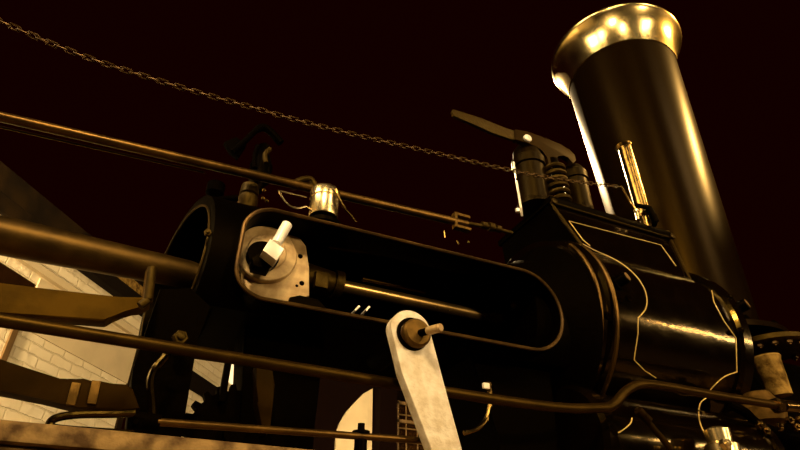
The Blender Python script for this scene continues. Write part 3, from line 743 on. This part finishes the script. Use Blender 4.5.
# gear wheel below the trunk
b = B(); gc = P(232, 436, 1.71); gp = []
nt_ = 22; r1, r2 = .125, .143
for k in range(nt_):
    for f, r in ((-.30, r1), (-.16, r2), (.16, r2), (.30, r1)):
        a = 2*PI*(k+f)/nt_; gp.append((gc.x+r*math.cos(a), gc.z+r*math.sin(a)))
b.prism(gp, 1.70, 1.73)
b.cyl((gc.x, 1.67, gc.z), (gc.x, 1.78, gc.z), .03)
solo('gear_wheel', b, 'dull', 'dark toothed gear wheel low under the trunk before the bright gap', 'gear')
b = B(); b.box(P(226, 375, 1.68), (.018, .03, .16), None, .003)
part('cross_bracket', b, 'dull', eng)
b = B(); q = P(361, 436, 1.28); b.lathe([(0, 0), (.022, 0), (.022, .006), (.009, .008), (.009, .025), (0, .026)], P(361, 434, 1.37), (0, 0, 1), 20, caps=False)
b.cyl(P(361, 434, 1.37)+Vector((0, 0, -.06)), P(361, 434, 1.37), .016)
solo('grease_cap', b, 'black', 'small dark knob sticking up before the pale arch', 'knob')

# ================================================================== lights
def lamp(name, kind, loc, target, energy, size=.3, col=(1, .62, .24), spot=None, blend=.5, sy=None):
    l = bpy.data.lights.new(name, kind); l.energy = energy; l.color = col
    if kind == 'AREA':
        l.size = size
        if sy: l.shape = 'RECTANGLE'; l.size_y = sy
    else: l.shadow_soft_size = size
    if spot: l.spot_size = math.radians(spot); l.spot_blend = blend
    o = bpy.data.objects.new(name, l); COL.objects.link(o); o.location = loc
    o.rotation_euler = (Vector(target)-Vector(loc)).to_track_quat('-Z', 'Y').to_euler()
    return o
LC = (1, .68, .31)
lamp('key_lamp', 'AREA', (-1.3, -2.6, 5.0), (1, 1.6, 2.2), 200, .45, col=LC)
lamp('low_lamp', 'AREA', (3.4, -4.0, 3.05), (.9, 1.7, 2.1), 130, .3, col=LC)
lamp('streak_lamp', 'AREA', (9.0, -4.0, 3.2), (9.0, 1.6, 2.1), 170, 2.8, col=LC, sy=.1)
lamp('right_lamp', 'SPOT', (7.9, -1.2, 7.6), (2.88, 2.1, 4.0), 5500, .12, col=(1, .56, .14), spot=16, blend=.5)
lamp('wall_lamp', 'SPOT', (-3.2, 1.2, 3.0), wpt(4.6, 3.2), 3000, .15, col=(1, .7, .34), spot=52, blend=.6)
lamp('recess_lamp', 'SPOT', (3.0, 5.6, 1.2), (3.2, 8.6, 3.2), 250, .1, col=LC, spot=60)
lamp('chimney_spot', 'SPOT', (4.3, 7.9, 8.2), (2.9, 2.1, 3.5), 9000, .0, col=LC, spot=20, blend=.4)  # added unseen spot, makes the bright strip on the chimney's left edge
# added glowing windows, out of view, for the brass and black paint to reflect
em = bpy.data.materials.new('added_window_glow'); em.use_nodes = True
pb = em.node_tree.nodes['Principled BSDF']; pb.inputs['Emission Color'].default_value = (1, .72, .36, 1); pb.inputs['Emission Strength'].default_value = 22
pb.inputs['Base Color'].default_value = (.1, .08, .05, 1)
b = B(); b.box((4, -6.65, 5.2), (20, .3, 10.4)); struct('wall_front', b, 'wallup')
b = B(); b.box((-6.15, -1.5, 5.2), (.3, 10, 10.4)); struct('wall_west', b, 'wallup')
def added_window(n, c, ax, wd, z0, z1):
    """tall glowing window added out of view; ax 'x' lies in the front wall, ax 'y' in the west wall"""
    def bb(b, u, z, su, sz, d, t):
        if ax == 'x': b.box((c[0]+u, c[1]+d, z), (su, t, sz))
        else: b.box((c[0]+d, c[1]+u, z), (t, su, sz))
    b = B(); bb(b, 0, (z0+z1)/2, wd, z1-z0, .02, .03); struct('window_%d' % n, b, em)
    b = B()
    for k in range(4): bb(b, -wd/2+wd*k/3, (z0+z1)/2, .07, z1-z0+.1, .05, .05)
    for k in range(4): bb(b, 0, z0+(z1-z0)*k/3, wd+.1, .07, .05, .05)
    struct('trim_%d' % (n+6), b, 'timber')
em2 = em.copy(); em2.name = 'lit_wall_glow'; em2.node_tree.nodes['Principled BSDF'].inputs['Emission Strength'].default_value = 1.6
M['patch_glow'] = em2
lp = wallobj('window_8', [(7.28, 7.62, 3.85, 4.14, -.02, 0)], 'patch_glow')  # glowing panel added for a strongly lit patch of wall
added_window(4, (4.8, -6.5), 'x', 2.2, 6.4, 9.6)
added_window(5, (-6.0, .6), 'y', 2.4, 6.6, 9.8)
added_window(6, (-6.0, -2.2), 'y', 1.6, 6.6, 9.8)
added_window(7, (-1.6, -6.5), 'x', 1.6, 6.4, 9.6)
w = bpy.data.worlds.new('world'); sc.world = w; w.use_nodes = True
bg = w.node_tree.nodes['Background']; bg.inputs[0].default_value = (1, .03, .002, 1); bg.inputs[1].default_value = .0055
